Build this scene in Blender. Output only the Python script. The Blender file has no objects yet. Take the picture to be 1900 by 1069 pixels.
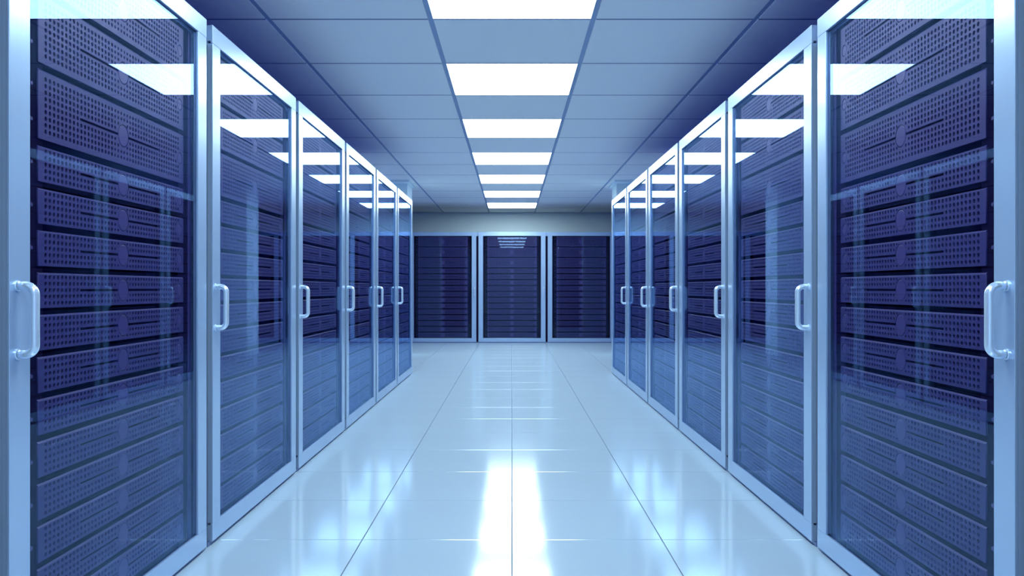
import bpy, bmesh, math, random
from mathutils import Vector, Matrix

# ------------------------------------------------------------------ camera, world, exposure
SC = bpy.context.scene
COL = SC.collection
CAM_H = 0.99
cam_data = bpy.data.cameras.new('camera')
cam_data.sensor_width = 36.0
cam_data.lens = 36.0 * 1520.0 / 1900.0
cam_data.clip_start = 0.02
cam = bpy.data.objects.new('camera', cam_data)
cam.location = (0.0, 0.0, CAM_H)
cam.rotation_euler = (math.radians(90), 0, 0)
COL.objects.link(cam)
SC.camera = cam

world = bpy.data.worlds.new('world')
SC.world = world
world.use_nodes = True
world.node_tree.nodes['Background'].inputs[0].default_value = (0.02, 0.025, 0.06, 1)
world.node_tree.nodes['Background'].inputs[1].default_value = 0.3

SC.view_settings.view_transform = 'Standard'
SC.view_settings.look = 'None'
SC.view_settings.gamma = 1.0
SC.view_settings.use_curve_mapping = False
SC.view_settings.exposure = 0.0
LAMP_COLOUR = (0.78, 0.95, 1.0)
LAMP_POWER = 14.5
try:
    SC.cycles.use_denoising = True
    SC.cycles.max_bounces = 18
    SC.cycles.diffuse_bounces = 12
    SC.cycles.glossy_bounces = 8
    SC.cycles.transparent_max_bounces = 40
    SC.cycles.sample_clamp_indirect = 12.0
except Exception:
    pass

# ------------------------------------------------------------------ measures (metres, world Y is depth)
FACE = 1.15            # half width of the aisle: the plane of the door fronts
PITCH = 1.2743         # cabinet pitch along a row
ROW0 = 2.480           # centre of the cabinet nearest the camera
DOOR_W = 1.214
DOOR_Z0, DOOR_Z1 = 0.0153, 2.0015
RAIL = 0.0697
STILE = 0.083
BACK_Y = 14.80         # door fronts of the cabinets across the end of the aisle
BACK_PITCH = 1.2515
CEIL_Z = 2.531
CEIL_X, CEIL_Y = 0.932, 0.9238
CEIL_Y0 = 4.698
ROOM_Y0 = CEIL_Y0 - 8 * CEIL_Y
ROOM_Y1 = CEIL_Y0 + 13 * CEIL_Y
ROOM_X = 3.5 * CEIL_X
TILE_X, TILE_Y, TILE_Y0 = 0.589, 0.5955, 3.221
DEPTH = 1.0

# ------------------------------------------------------------------ materials
def mat(name):
    m = bpy.data.materials.new(name)
    m.use_nodes = True
    return m, m.node_tree, m.node_tree.nodes['Principled BSDF']


def principled(name, colour, rough=0.5, metal=0.0, spec=0.5, noise=None, rough_noise=None, bump=None, coat=0.0):
    """noise = (scale, amount) varies the colour, rough_noise the roughness, bump = (scale, strength)."""
    m, nt, p = mat(name)
    p.inputs['Base Color'].default_value = (*colour, 1)
    p.inputs['Roughness'].default_value = rough
    p.inputs['Metallic'].default_value = metal
    p.inputs['Specular IOR Level'].default_value = spec
    p.inputs['Coat Weight'].default_value = coat
    p.inputs['Coat Roughness'].default_value = 0.05
    tc = nt.nodes.new('ShaderNodeTexCoord')
    if noise:
        n = nt.nodes.new('ShaderNodeTexNoise')
        n.inputs['Scale'].default_value = noise[0]
        n.inputs['Detail'].default_value = 3
        nt.links.new(tc.outputs['Object'], n.inputs['Vector'])
        mx = nt.nodes.new('ShaderNodeMix')
        mx.data_type = 'RGBA'
        a = noise[1]
        mx.inputs[6].default_value = (*[max(0, c * (1 - a)) for c in colour], 1)
        mx.inputs[7].default_value = (*[min(1, c * (1 + a)) for c in colour], 1)
        nt.links.new(n.outputs['Fac'], mx.inputs[0])
        nt.links.new(mx.outputs[2], p.inputs['Base Color'])
    if rough_noise:
        n = nt.nodes.new('ShaderNodeTexNoise')
        n.inputs['Scale'].default_value = rough_noise[0]
        nt.links.new(tc.outputs['Object'], n.inputs['Vector'])
        r = nt.nodes.new('ShaderNodeMapRange')
        r.inputs['To Min'].default_value = rough * (1 - rough_noise[1])
        r.inputs['To Max'].default_value = rough * (1 + rough_noise[1])
        nt.links.new(n.outputs['Fac'], r.inputs['Value'])
        nt.links.new(r.outputs['Result'], p.inputs['Roughness'])
    if bump:
        n = nt.nodes.new('ShaderNodeTexNoise')
        n.inputs['Scale'].default_value = bump[0]
        nt.links.new(tc.outputs['Object'], n.inputs['Vector'])
        b = nt.nodes.new('ShaderNodeBump')
        b.inputs['Strength'].default_value = bump[1]
        b.inputs['Distance'].default_value = 0.001
        nt.links.new(n.outputs['Fac'], b.inputs['Height'])
        nt.links.new(b.outputs['Normal'], p.inputs['Normal'])
    return m


def floor_material():
    """Polished tile: matt body colour under a hard, slightly soft-mirroring coat of constant strength."""
    m = bpy.data.materials.new('polished_floor_tile')
    m.use_nodes = True
    nt = m.node_tree
    nt.nodes.clear()
    out = nt.nodes.new('ShaderNodeOutputMaterial')
    mix = nt.nodes.new('ShaderNodeMixShader')
    mix.inputs['Fac'].default_value = 0.20
    df = nt.nodes.new('ShaderNodeBsdfDiffuse')
    gl = nt.nodes.new('ShaderNodeBsdfGlossy')
    gl.inputs['Color'].default_value = (0.92, 0.97, 1.0, 1)
    tc = nt.nodes.new('ShaderNodeTexCoord')
    n1 = nt.nodes.new('ShaderNodeTexNoise')
    n1.inputs['Scale'].default_value = 1.3
    ramp = nt.nodes.new('ShaderNodeMix')
    ramp.data_type = 'RGBA'
    ramp.inputs[6].default_value = (*[c * 0.98 for c in FLOOR_RGB], 1)
    ramp.inputs[7].default_value = (*[c * 1.02 for c in FLOOR_RGB], 1)
    rr = nt.nodes.new('ShaderNodeMapRange')
    rr.inputs['To Min'].default_value = 0.10
    rr.inputs['To Max'].default_value = 0.115
    nt.links.new(tc.outputs['Object'], n1.inputs['Vector'])
    nt.links.new(n1.outputs['Fac'], ramp.inputs[0])
    nt.links.new(n1.outputs['Fac'], rr.inputs['Value'])
    nt.links.new(ramp.outputs[2], df.inputs['Color'])
    nt.links.new(rr.outputs['Result'], gl.inputs['Roughness'])
    nt.links.new(df.outputs['BSDF'], mix.inputs[1])
    nt.links.new(gl.outputs['BSDF'], mix.inputs[2])
    nt.links.new(mix.outputs['Shader'], out.inputs['Surface'])
    return m


FLOOR_RGB = (0.375, 0.48, 0.58)
M_FLOOR = floor_material()
M_GROUT = principled('floor_joint', (0.10, 0.16, 0.32), 0.7)
M_CEIL = principled('ceiling_tile_paint', (0.89, 0.94, 0.985), 0.75, 0.0, 0.2, noise=(60, 0.015))
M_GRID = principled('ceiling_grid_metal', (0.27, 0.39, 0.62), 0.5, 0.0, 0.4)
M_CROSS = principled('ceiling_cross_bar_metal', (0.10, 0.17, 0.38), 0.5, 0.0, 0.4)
M_WALL = principled('wall_paint', (0.76, 0.92, 1.0), 0.7, 0.0, 0.2, noise=(4, 0.02), bump=(250, 0.05))
M_SIDEWALL = principled('side_wall_bounce_tint', (0.05, 0.07, 0.65), 0.7, 0.0, 0.2, noise=(4, 0.02), bump=(250, 0.05))  # invented deep blue: keeps the ceiling sides shaded and tints their bounce light
M_FRAME = principled('brushed_aluminium', (0.38, 0.525, 0.745), 0.24, 0.42, 0.5, rough_noise=(40, 0.04))
M_HANDLE = principled('bright_handle_metal', (0.68, 0.82, 0.97), 0.16, 0.50, 0.6, rough_noise=(60, 0.1))
M_GASKET = principled('door_gasket', (0.32, 0.43, 0.66), 0.5)
M_CARCASS = principled('dark_cabinet_steel', (0.009, 0.008, 0.034), 0.6, 0.0, 0.08, noise=(8, 0.05))
M_TOP = principled('cabinet_roof_blue_fill', (0.025, 0.035, 0.30), 0.5, 0.0, 0.2)  # made-up blue that throws blue fill light onto the ceiling above the rows
M_PLINTH = principled('cabinet_plinth', (0.12, 0.18, 0.36), 0.4)
M_POST = principled('mounting_post_steel', (0.008, 0.006, 0.022), 0.8, 0.0, 0.0)
M_BEZEL = principled('server_bezel_paint', (0.035, 0.034, 0.134), 0.42, 0.0, 0.3, noise=(30, 0.03), bump=(500, 0.04))
M_LIP = principled('post_lip_steel', (0.055, 0.050, 0.17), 0.4, 0.0, 0.4)
M_BADGE = principled('server_badge', (0.050, 0.045, 0.160), 0.38, 0.0, 0.35)
M_CHASSIS = principled('server_chassis_dark', (0.006, 0.005, 0.022), 0.8, 0.0, 0.0)
M_SCREW = principled('screw_steel', (0.07, 0.075, 0.18), 0.4, 0.3)


def glass_material():
    """Clear pane: Fresnel reflection over straight transmission, the same law on the front and the back of the sheet."""
    m = bpy.data.materials.new('door_glass')
    m.use_nodes = True
    nt = m.node_tree
    nt.nodes.clear()
    out = nt.nodes.new('ShaderNodeOutputMaterial')
    mix = nt.nodes.new('ShaderNodeMixShader')
    tr = nt.nodes.new('ShaderNodeBsdfTransparent')
    tr.inputs['Color'].default_value = (0.94, 0.94, 0.99, 1)
    gl = nt.nodes.new('ShaderNodeBsdfGlossy')
    gl.inputs['Roughness'].default_value = 0.0
    gl.inputs['Color'].default_value = (0.42, 0.65, 0.97, 1)
    fr = nt.nodes.new('ShaderNodeFresnel')
    geo = nt.nodes.new('ShaderNodeNewGeometry')
    ior = nt.nodes.new('ShaderNodeMapRange')
    ior.inputs['To Min'].default_value = 1.33
    ior.inputs['To Max'].default_value = 1.0 / 1.33
    nt.links.new(geo.outputs['Backfacing'], ior.inputs['Value'])
    nt.links.new(ior.outputs['Result'], fr.inputs['IOR'])
    nt.links.new(fr.outputs['Fac'], mix.inputs['Fac'])
    nt.links.new(tr.outputs['BSDF'], mix.inputs[1])
    nt.links.new(gl.outputs['BSDF'], mix.inputs[2])
    nt.links.new(mix.outputs['Shader'], out.inputs['Surface'])
    return m


M_GLASS = glass_material()


def lamp_material():
    m = bpy.data.materials.new('light_panel_diffuser')
    m.use_nodes = True
    nt = m.node_tree
    nt.nodes.clear()
    out = nt.nodes.new('ShaderNodeOutputMaterial')
    em = nt.nodes.new('ShaderNodeEmission')
    em.inputs['Color'].default_value = (*LAMP_COLOUR, 1)
    em.inputs['Strength'].default_value = LAMP_POWER
    nt.links.new(em.outputs['Emission'], out.inputs['Surface'])
    return m


M_LAMP = lamp_material()

# ------------------------------------------------------------------ helpers
def add_box(bm, x0, x1, y0, y1, z0, z1, bevel=0.0, segments=1):
    vs = [bm.verts.new(p) for p in ((x0, y0, z0), (x1, y0, z0), (x1, y1, z0), (x0, y1, z0),
                                    (x0, y0, z1), (x1, y0, z1), (x1, y1, z1), (x0, y1, z1))]
    fs = [bm.faces.new([vs[i] for i in f]) for f in ((3, 2, 1, 0), (4, 5, 6, 7), (0, 1, 5, 4), (1, 2, 6, 5), (2, 3, 7, 6), (3, 0, 4, 7))]
    if bevel > 0:
        es = list({e for f in fs for e in f.edges})
        bmesh.ops.bevel(bm, geom=es, offset=bevel, segments=segments, profile=0.5, affect='EDGES')


def mesh_from(bm, name, material, smooth=False):
    bmesh.ops.recalc_face_normals(bm, faces=bm.faces)
    me = bpy.data.meshes.new(name)
    bm.to_mesh(me)
    bm.free()
    me.materials.append(material)
    if smooth:
        for p in me.polygons:
            p.use_smooth = True
    return me


def box_mesh(name, material, *a, **k):
    bm = bmesh.new()
    add_box(bm, *a, **k)
    return mesh_from(bm, name, material)


def put(name, me, parent=None, loc=(0, 0, 0), rz=0.0):
    o = bpy.data.objects.new(name, me)
    o.location = loc
    o.rotation_euler = (0, 0, rz)
    if parent is not None:
        o.parent = parent
    COL.objects.link(o)
    return o


def tag(o, label, category, group=None):
    o['label'] = label
    o['category'] = category
    if group:
        o['group'] = group
    return o


def struct(o):
    o['kind'] = 'structure'
    return o


def disc_mesh(name, material, r, y_front, y_back, n=24, dome=0.0015):
    """A round boss facing -y with a softened rim."""
    bm = bmesh.new()
    rings = []
    for rr, y in ((r, y_back), (r, y_front + dome), (r * 0.93, y_front), (r * 0.5, y_front)):
        rings.append([bm.verts.new((rr * math.cos(2 * math.pi * i / n), y, rr * math.sin(2 * math.pi * i / n))) for i in range(n)])
    for a, b in zip(rings, rings[1:]):
        for i in range(n):
            bm.faces.new((a[i], a[(i + 1) % n], b[(i + 1) % n], b[i]))
    bm.faces.new(rings[-1])
    return mesh_from(bm, name, material)


def tube_mesh(name, material, pts, r, n=14):
    """A round bar swept along points that lie in one x = const plane."""
    bm = bmesh.new()
    rings = []
    for i, p in enumerate(pts):
        a = pts[max(i - 1, 0)]
        b = pts[min(i + 1, len(pts) - 1)]
        t = (Vector(b) - Vector(a)).normalized()
        u = Vector((1, 0, 0))
        v = t.cross(u).normalized()
        rings.append([bm.verts.new(Vector(p) + r * (math.cos(2 * math.pi * k / n) * u + math.sin(2 * math.pi * k / n) * v)) for k in range(n)])
    for a, b in zip(rings, rings[1:]):
        for k in range(n):
            bm.faces.new((a[k], a[(k + 1) % n], b[(k + 1) % n], b[k]))
    bm.faces.new(rings[0])
    bm.faces.new(rings[-1])
    return mesh_from(bm, name, material, smooth=True)


# ------------------------------------------------------------------ the room
wt = 0.12
floor = struct(put('floor', box_mesh('floor', M_GROUT, -ROOM_X, ROOM_X, ROOM_Y0, ROOM_Y1, -0.12, -0.006)))
gap, bev = 0.0026, 0.0014
tile_me = box_mesh('tile', M_FLOOR, -TILE_X / 2 + gap / 2, TILE_X / 2 - gap / 2, -TILE_Y / 2 + gap / 2, TILE_Y / 2 - gap / 2, -0.0058, 0.0, bevel=bev)
r0 = math.floor((ROOM_Y0 - TILE_Y0) / TILE_Y) + 1
r1 = math.floor((ROOM_Y1 - TILE_Y0) / TILE_Y)
for c in range(-3, 3):
    for r in range(r0, r1):
        put('tile', tile_me, floor, ((c + 0.5) * TILE_X, TILE_Y0 + (r + 0.5) * TILE_Y, 0))
# cut tiles along the walls and the tiles below and behind the cabinets
bm = bmesh.new()
ys = [ROOM_Y0] + [TILE_Y0 + r * TILE_Y for r in range(r0, r1 + 1)] + [ROOM_Y1]
for s in (-1, 1):
    xs = [3 * TILE_X, 4 * TILE_X, 5 * TILE_X, ROOM_X]
    for a, b in zip(xs, xs[1:]):
        for ya, yb in zip(ys, ys[1:]):
            x0, x1 = sorted((s * a, s * b))
            add_box(bm, x0 + gap / 2, x1 - gap / 2, ya + gap / 2, yb - gap / 2, -0.0058, 0.0)
for c in range(-3, 3):
    for ya, yb in ((ys[0], ys[1]), (ys[-2], ys[-1])):
        add_box(bm, c * TILE_X + gap / 2, (c + 1) * TILE_X - gap / 2, ya + gap / 2, yb - gap / 2, -0.0058, 0.0)
cut = put('outer_tiles', mesh_from(bm, 'outer_tiles', M_FLOOR), floor)
cut['kind'] = 'stuff'

ceiling = struct(put('ceiling', box_mesh('ceiling', M_GRID, -ROOM_X - wt, ROOM_X + wt, ROOM_Y0 - wt, ROOM_Y1 + wt, CEIL_Z + 0.03, CEIL_Z + 0.15)))
gx, gy = 0.030, 0.018
ctile_me = box_mesh('ceiling_tile', M_CEIL, -CEIL_X / 2 + gx / 2, CEIL_X / 2 - gx / 2, -CEIL_Y / 2 + gy / 2, CEIL_Y / 2 - gy / 2, 0.0, 0.014, bevel=0.0015)
LAMP_ROWS = [-7, -5, -3, -1, 1, 3, 5, 7, 9, 11]
for c in range(-3, 4):
    for r in range(-8, 13):
        if c == 0 and r in LAMP_ROWS:
            continue
        put('tile', ctile_me, ceiling, (c * CEIL_X, CEIL_Y0 + (r + 0.5) * CEIL_Y, CEIL_Z))
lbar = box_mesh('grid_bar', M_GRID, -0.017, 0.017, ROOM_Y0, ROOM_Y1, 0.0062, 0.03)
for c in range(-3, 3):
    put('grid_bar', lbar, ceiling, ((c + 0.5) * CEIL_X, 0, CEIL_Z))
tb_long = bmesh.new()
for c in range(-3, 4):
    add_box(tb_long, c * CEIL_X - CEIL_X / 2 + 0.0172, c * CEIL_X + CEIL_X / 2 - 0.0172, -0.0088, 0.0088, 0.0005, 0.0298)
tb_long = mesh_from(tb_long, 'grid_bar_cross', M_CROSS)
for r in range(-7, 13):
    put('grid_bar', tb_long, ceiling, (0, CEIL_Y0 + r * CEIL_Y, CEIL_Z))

WH = CEIL_Z + 0.03
struct(put('wall_left', box_mesh('wall_left', M_SIDEWALL, -ROOM_X - wt, -ROOM_X, ROOM_Y0 - wt, ROOM_Y1 + wt, -0.12, WH)))
struct(put('wall_right', box_mesh('wall_right', M_SIDEWALL, ROOM_X, ROOM_X + wt, ROOM_Y0 - wt, ROOM_Y1 + wt, -0.12, WH)))
struct(put('wall_back', box_mesh('wall_back', M_WALL, -ROOM_X, ROOM_X, ROOM_Y1, ROOM_Y1 + wt, -0.12, WH)))
struct(put('wall_front', box_mesh('wall_front', M_WALL, -ROOM_X, ROOM_X, ROOM_Y0 - wt, ROOM_Y0, -0.12, WH)))

for s in (-1, 1):
    x0, x1 = sorted((s * 1.512, s * 2.05))
    p = struct(put('pillar', box_mesh('pillar', M_WALL, x0, x1, 11.85, 12.39, 0.0, CEIL_Z - 0.03, bevel=0.004)))
    x0, x1 = sorted((s * 1.465, s * 2.09))
    put('capital', box_mesh('capital', M_WALL, x0, x1, 11.66, 12.43, CEIL_Z - 0.03, CEIL_Z - 0.0005, bevel=0.002), p)

# ------------------------------------------------------------------ ceiling lights
hx, hy = CEIL_X / 2 - 0.0128, CEIL_Y / 2 - 0.0091
diff_me = box_mesh('diffuser', M_LAMP, -hx + 0.003, hx - 0.003, -hy + 0.003, hy - 0.003, 0.0005, 0.010)
bm = bmesh.new()
for a in ((-hx, hx, -hy, -hy + 0.003), (-hx, hx, hy - 0.003, hy), (-hx, -hx + 0.003, -hy + 0.003, hy - 0.003), (hx - 0.003, hx, -hy + 0.003, hy - 0.003)):
    add_box(bm, *a, 0.0, 0.014)
lframe_me = mesh_from(bm, 'light_frame', M_CEIL)
ORD = ['first', 'second', 'third', 'fourth', 'fifth', 'sixth', 'seventh', 'eighth', 'ninth', 'tenth', 'eleventh', 'twelfth', 'thirteenth', 'fourteenth', 'fifteenth']
for i, r in enumerate(reversed(LAMP_ROWS)):
    e = put('ceiling_light', None, None, (0, CEIL_Y0 + (r + 0.5) * CEIL_Y, CEIL_Z))
    tag(e, f'glowing white square ceiling light panel, {ORD[i]} one from the far wall', 'ceiling light', 'light panels along the ceiling centre')
    put('diffuser', diff_me, e)
    put('frame', lframe_me, e)

# ------------------------------------------------------------------ servers
SRV_W = 0.903
COLS, COL0, COLP, ROWP = 44, 0.0385, 0.01903, 0.01646
DISC_R, LATCH_R, LATCH_S = 0.0318, 0.0185, 0.872
LATCH_COLS = 0.036


def bezel_mesh(h, nrows, mirror):
    """Perforated front plate: real round holes, a slot each side of the badge, round openings for badge and latch."""
    cu = bpy.data.curves.new('bezel', 'CURVE')
    cu.dimensions = '2D'
    cu.fill_mode = 'BOTH'
    cu.extrude = 0.0020
    cu.bevel_depth = 0.0005
    cu.bevel_resolution = 0
    cu.offset = -0.0005

    def loop(pts):
        sp = cu.splines.new('POLY')
        sp.points.add(len(pts) - 1)
        for q, (x, z) in zip(sp.points, pts):
            q.co = ((-x if mirror else x), z, 0, 1)
        sp.use_cyclic_u = True

    W = SRV_W
    EDGE = 0.0044
    L = -W / 2 + 0.005
    loop([(L, -h / 2), (W / 2, -h / 2), (W / 2, h / 2 - EDGE), (L, h / 2 - EDGE)])

    def circle(cx, cz, r, n):
        loop([(cx + r * math.cos(2 * math.pi * (i + 0.5) / n), cz + r * math.sin(2 * math.pi * (i + 0.5) / n)) for i in range(n)])

    mid = (nrows - 1) // 2
    slot0, slot1 = 0.204, 0.699
    for r in range(nrows):
        z = (mid - r) * ROWP
        for c in range(COLS):
            s = COL0 + c * COLP
            x = s - W / 2
            if r == mid and slot0 - 0.008 < s < slot1 + 0.002:
                continue
            d = math.hypot(x, z)
            if d < 0.041:
                continue
            if ((s - LATCH_S) / LATCH_COLS) ** 2 + (z / 0.0215) ** 2 < 1:
                continue
            near = abs(x) < 0.062
            circle(x, z, 0.0047 if near else 0.0058, 8)
    # slots run from the ends into the badge opening: one outline with the round opening
    R = DISC_R + 0.0022
    hs = 0.0034
    a = math.asin(hs / R)
    pts = [(slot1 - W / 2, -hs), (slot1 - W / 2, hs)]
    n = 14
    for i in range(n + 1):
        t = a + (math.pi - 2 * a) * i / n
        pts.append((R * math.cos(t), R * math.sin(t)))
    pts += [(slot0 - W / 2, hs), (slot0 - W / 2, -hs)]
    for i in range(n + 1):
        t = math.pi + a + (math.pi - 2 * a) * i / n
        pts.append((R * math.cos(t), R * math.sin(t)))
    loop(pts)
    circle(LATCH_S - W / 2, 0, LATCH_R + 0.0018, 20)
    tmp = bpy.data.objects.new('tmp', cu)
    COL.objects.link(tmp)
    dg = bpy.context.evaluated_depsgraph_get()
    dg.update()
    me = bpy.data.meshes.new_from_object(tmp.evaluated_get(dg))
    bpy.data.objects.remove(tmp)
    bpy.data.curves.remove(cu)
    me.transform(Matrix.Rotation(math.pi / 2, 4, 'X'))   # plate now stands in x-z and faces -y
    me.transform(Matrix.Translation((0, 0.0025, 0)))
    me.name = 'bezel'
    bm = bmesh.new()
    bm.from_mesh(me)
    # the long chamfer along the top edge of the plate
    zb, zt = h / 2 - EDGE, h / 2
    prof = [(0.0, zb), (0.0003, zb + 0.0008), (0.0038, zt), (0.0050, zt), (0.0050, zb)]
    ends = [[bm.verts.new((x, y, z)) for y, z in prof] for x in ((-W / 2, -L) if mirror else (L, W / 2))]
    new = []
    for i in range(len(prof)):
        j = (i + 1) % len(prof)
        new.append(bm.faces.new((ends[0][i], ends[0][j], ends[1][j], ends[1][i])))
    new += [bm.faces.new(ends[0]), bm.faces.new(ends[1])]
    bmesh.ops.recalc_face_normals(bm, faces=new)
    bm.to_mesh(me)
    bm.free()
    me.materials.clear()
    me.materials.append(M_BEZEL)
    return me


H_TALL, H_SLIM = 0.1747, 0.0890
SRV_MESH = {}
for mirror in (False, True):
    SRV_MESH[('tall', mirror)] = bezel_mesh(H_TALL, 9, mirror)
    SRV_MESH[('slim', mirror)] = bezel_mesh(H_SLIM, 5, mirror)


def chassis_mesh(h):
    bm = bmesh.new()
    add_box(bm, -0.415, 0.415, 0.0236, 0.62, -h / 2 + 0.004, h / 2 - 0.004)
    add_box(bm, -0.4182, 0.4182, 0.0180, 0.0235, -h / 2 + 0.002, h / 2 - 0.002)
    return mesh_from(bm, 'chassis', M_CHASSIS)


CH_MESH = {'tall': chassis_mesh(H_TALL), 'slim': chassis_mesh(H_SLIM)}
badge_me = disc_mesh('badge', M_BADGE, DISC_R, 0.0001, 0.0179, 28, dome=0.0008)
latch_me = disc_mesh('latch', M_BADGE, LATCH_R, 0.0003, 0.0050, 20, dome=0.0012)

TOPS = [('tall', 0.9273 - 0.190 * k) for k in range(3)] + [('slim', 0.3552 - 0.1056 * k) for k in range(12)]

# ------------------------------------------------------------------ cabinets
hw = DOOR_W / 2
CW = 1.250 / 2
pane_me = box_mesh('glass_door', M_GLASS, -hw + STILE - 0.006, hw - STILE + 0.006, 0.009, 0.014, DOOR_Z0 + RAIL - 0.006, DOOR_Z1 - RAIL + 0.006)


def frame_piece(name, x0, x1, z0, z1):
    return box_mesh(name, M_FRAME, x0, x1, 0.0, 0.022, z0, z1, bevel=0.0016, segments=2)


# the rails run the full width, the stiles stand between them; the pane sits in their groove
def grooved(name, x0, x1, z0, z1, side):
    bm = bmesh.new()
    add_box(bm, x0, x1, 0.0, 0.0085, z0, z1, bevel=0.0015, segments=2)
    gxs = {'left': (x0, x1 - 0.007), 'right': (x0 + 0.007, x1)}.get(side, (x0, x1))
    gzs = {'top': (z0 + 0.007, z1), 'bottom': (z0, z1 - 0.007)}.get(side, (z0, z1))
    e = 0.0012
    add_box(bm, gxs[0] + e, gxs[1] - e * 0, 0.0086, 0.022, gzs[0] + e, gzs[1] - e)
    return mesh_from(bm, name, M_FRAME)


st_l = grooved('stile', -hw + 0.0015, -hw + STILE, DOOR_Z0 + RAIL, DOOR_Z1 - RAIL, 'left')
st_r = grooved('stile', hw - STILE, hw - 0.0015, DOOR_Z0 + RAIL, DOOR_Z1 - RAIL, 'right')
ra_t = grooved('rail', -hw, hw, DOOR_Z1 - RAIL, DOOR_Z1, 'top')
ra_b = grooved('rail', -hw, hw, DOOR_Z0, DOOR_Z0 + RAIL, 'bottom')

bm = bmesh.new()
q = 0.010
for a in ((-hw + q, hw - q, DOOR_Z1 - 0.03, DOOR_Z1 - q), (-hw + q, hw - q, DOOR_Z0 + q, DOOR_Z0 + 0.03),
          (-hw + q, -hw + 0.03, DOOR_Z0 + 0.03, DOOR_Z1 - 0.03), (hw - 0.03, hw - q, DOOR_Z0 + 0.03, DOOR_Z1 - 0.03)):
    add_box(bm, a[0], a[1], 0.0222, 0.0298, a[2], a[3])
gasket_me = mesh_from(bm, 'gasket', M_GASKET)


def handle_mesh(x, name='handle'):
    zc, half, out, cr = 0.9155, 0.0798, 0.0415, 0.022
    pts = [(x, -0.0002, zc + half)]
    for i in range(9):
        t = math.pi / 2 * i / 8
        pts.append((x, -out + cr - cr * math.sin(t), zc + half - cr + cr * math.cos(t)))
    for i in range(9):
        t = math.pi / 2 * i / 8
        pts.append((x, -out + cr - cr * math.cos(t), zc - half + cr - cr * math.sin(t)))
    pts.append((x, -0.0002, zc - half))
    return tube_mesh(name, M_HANDLE, pts, 0.0102, 18)


def collar_mesh(x, z):
    bm = bmesh.new()
    n = 20
    rings = []
    for r, y in ((0.0103, -0.0003), (0.0128, -0.0003), (0.0128, -0.0030), (0.0103, -0.0036)):
        rings.append([bm.verts.new((x + r * math.cos(2 * math.pi * i / n), y, z + r * math.sin(2 * math.pi * i / n))) for i in range(n)])
    for a, b in zip(rings, rings[1:] + rings[:1]):
        for i in range(n):
            bm.faces.new((a[i], a[(i + 1) % n], b[(i + 1) % n], b[i]))
    return mesh_from(bm, 'collar', M_HANDLE)


HX = hw - 0.031
HANDLE = {s: handle_mesh(s * HX) for s in (-1, 1)}
COLLAR = {s: [collar_mesh(s * HX, 0.9155 + d) for d in (0.0798, -0.0798)] for s in (-1, 1)}

side_l = box_mesh('side_panel', M_CARCASS, -CW, -CW + 0.022, 0.030, DEPTH, DOOR_Z0, DOOR_Z1 - 0.0705)
side_r = box_mesh('side_panel', M_CARCASS, CW - 0.022, CW, 0.030, DEPTH, DOOR_Z0, DOOR_Z1 - 0.0705)
back_me = box_mesh('back_panel', M_CARCASS, -CW + 0.0221, CW - 0.0221, DEPTH - 0.02, DEPTH, DOOR_Z0, DOOR_Z1 - 0.0705)
base_me = box_mesh('base_panel', M_CARCASS, -CW + 0.0221, CW - 0.0221, 0.030, DEPTH - 0.0201, DOOR_Z0, DOOR_Z0 + 0.03)
top_me = box_mesh('top_panel', M_TOP, -CW, CW, 0.0703, DEPTH, DOOR_Z1 - 0.0704, DOOR_Z1 - 0.002)
trim_me = box_mesh('top_trim', M_FRAME, -CW, CW, 0.030, 0.070, DOOR_Z1 - 0.0704, DOOR_Z1, bevel=0.002)
plinth_me = box_mesh('plinth', M_PLINTH, -CW + 0.002, CW - 0.002, 0.012, DEPTH - 0.01, 0.0, DOOR_Z0 - 0.0003)


def post_mesh(s):
    """Angle-section mounting post beside the servers, with a raised lip."""
    bm = bmesh.new()
    for a in ((0.4185, 0.490, 0.0315, 0.0345), (0.490, 0.497, 0.030, 0.10), (0.497, 0.60, 0.10, 0.104)):
        x0, x1 = sorted((s * a[0], s * a[1]))
        add_box(bm, x0, x1, a[2], a[3], DOOR_Z0 + 0.0305, DOOR_Z1 - 0.0706)
    return mesh_from(bm, 'mounting_post', M_POST)


LIP = {s: box_mesh('lip', M_LIP, min(s * 0.520, s * 0.545), max(s * 0.520, s * 0.545), 0.034, 0.0995, DOOR_Z0 + 0.0305, DOOR_Z1 - 0.0706, bevel=0.002) for s in (-1, 1)}
POST = {s: post_mesh(s) for s in (-1, 1)}


def screws_mesh(s):
    bm = bmesh.new()
    for kind, top in TOPS:
        h = H_TALL if kind == 'tall' else H_SLIM
        for z in ([top - h * 0.25, top - h * 0.75] if kind == 'tall' else [top - h / 2]):
            n = 8
            cx, cz = s * 0.470, CAM_H + z
            a = [bm.verts.new((cx + 0.006 * math.cos(2 * math.pi * i / n), 0.0314, cz + 0.006 * math.sin(2 * math.pi * i / n))) for i in range(n)]
            b = [bm.verts.new((cx + 0.0045 * math.cos(2 * math.pi * i / n), 0.0280, cz + 0.0045 * math.sin(2 * math.pi * i / n))) for i in range(n)]
            for i in range(n):
                bm.faces.new((a[i], a[(i + 1) % n], b[(i + 1) % n], b[i]))
            bm.faces.new(b)
            bm.faces.new(a)
    return mesh_from(bm, 'screws', M_SCREW)


SCREWS = {s: screws_mesh(s) for s in (-1, 1)}
SRV_Y = 0.0262      # server fronts stand this far behind the door face


top_end_me = box_mesh('top_panel', M_CARCASS, -CW, CW, 0.0703, DEPTH, DOOR_Z1 - 0.0704, DOOR_Z1 - 0.002)


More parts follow.
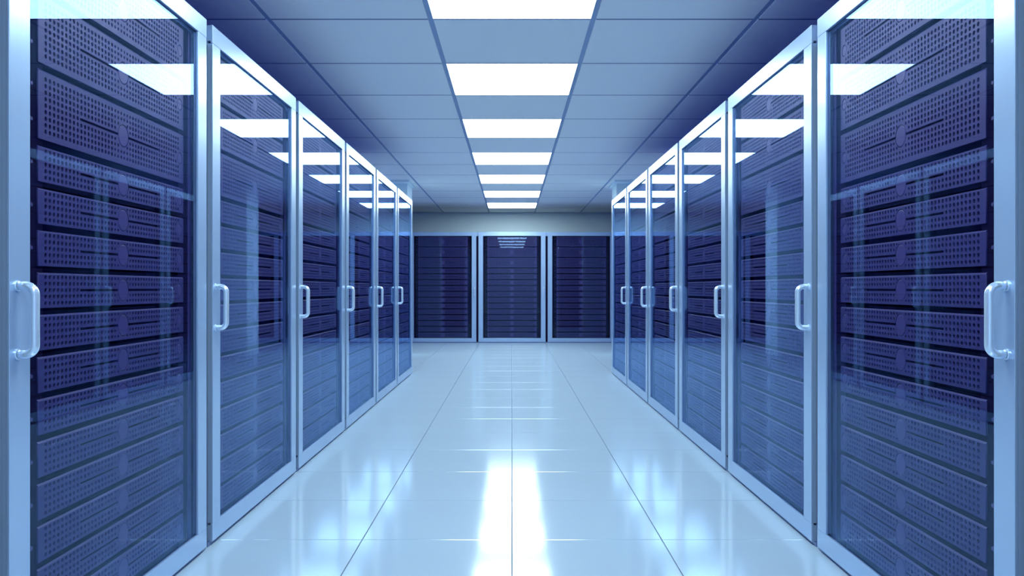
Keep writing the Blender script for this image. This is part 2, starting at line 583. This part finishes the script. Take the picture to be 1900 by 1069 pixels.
def cabinet(loc, rz, hand, mirror, label, where, group):
    e = put('server_cabinet', None, None, loc, rz)
    tag(e, label, 'server cabinet', group)
    for name, me in (('side_panel', side_l), ('side_panel', side_r), ('back_panel', back_me), ('base_panel', base_me),
                     ('top_panel', top_end_me if rz == 0.0 else top_me), ('top_trim', trim_me), ('plinth', plinth_me)):
        put(name, me, e)
    for s in (-1, 1):
        po = put('mounting_post', POST[s], e)
        if s == (1 if mirror else -1):
            sc = put('screws', SCREWS[s], po)
            sc['kind'] = 'stuff'
        put('lip', LIP[s], po)
    d = put('door', pane_me, e)
    d['label'] = 'clear glass door in a pale metal frame'
    for name, me in (('stile', st_l), ('stile', st_r), ('rail', ra_t), ('rail', ra_b), ('gasket', gasket_me)):
        put(name, me, d)
    put('handle', HANDLE[hand], d)
    for me in COLLAR[hand]:
        put('collar', me, d)
    rot = Matrix.Rotation(rz, 3, 'Z')
    for i, (kind, top) in enumerate(TOPS):
        h = H_TALL if kind == 'tall' else H_SLIM
        p = Vector(loc) + rot @ Vector((0, SRV_Y, CAM_H + top - h / 2))
        sv = put('server', None, None, p, rz)
        size = 'tall' if kind == 'tall' else 'slim'
        tag(sv, f'{size} navy perforated server, {ORD[i]} from the top of {where}', 'server', f'servers in {where}')
        put('bezel', SRV_MESH[(kind, mirror)], sv)
        put('chassis', CH_MESH[kind], sv)
        put('badge', badge_me, sv)
        put('latch', latch_me, sv, ((-1 if mirror else 1) * (LATCH_S - SRV_W / 2), 0, 0))
    return e


NTH = ['first', 'second', 'third', 'fourth', 'fifth', 'sixth']
for k in range(-1, 6):
    y = ROW0 + k * PITCH
    for s, side in ((-1, 'left'), (1, 'right')):
        if k < 0:  # added out of view to block light and keep the ceiling sides shaded
            label = f'added unseen glass-door server cabinet beside the camera, before the {side} row comes into view'
            where = f'{side} added cabinet beside the camera'
        else:
            label = f'glass-door server cabinet, {NTH[k]} in the {side} row' + {0: ', nearest one in view', 5: ', at its far end'}.get(k, '')
            where = f'{NTH[k]} cabinet in {side} row'
        cabinet((s * FACE, y, 0), -s * math.pi / 2, s, s > 0, label, where, f'cabinets in the {side} row')
BACKN = {-2: 'outermost left end-wall cabinet', -1: 'end-wall cabinet left of centre', 0: 'middle end-wall cabinet', 1: 'end-wall cabinet right of centre', 2: 'outermost right end-wall cabinet'}
BACKL = {-2: 'glass-door server cabinet at the left end of the end-wall row, behind the left row',
         -1: 'glass-door server cabinet facing the aisle, left of the middle one',
         0: 'glass-door server cabinet facing straight down the aisle, its glass mirroring the ceiling lights',
         1: 'glass-door server cabinet facing the aisle, right of the middle one',
         2: 'glass-door server cabinet at the right end of the end-wall row, behind the right row'}
for k in range(-2, 3):
    cabinet((k * BACK_PITCH, BACK_Y, 0), 0.0, 1, False, BACKL[k], BACKN[k], 'cabinets across the end of the aisle')
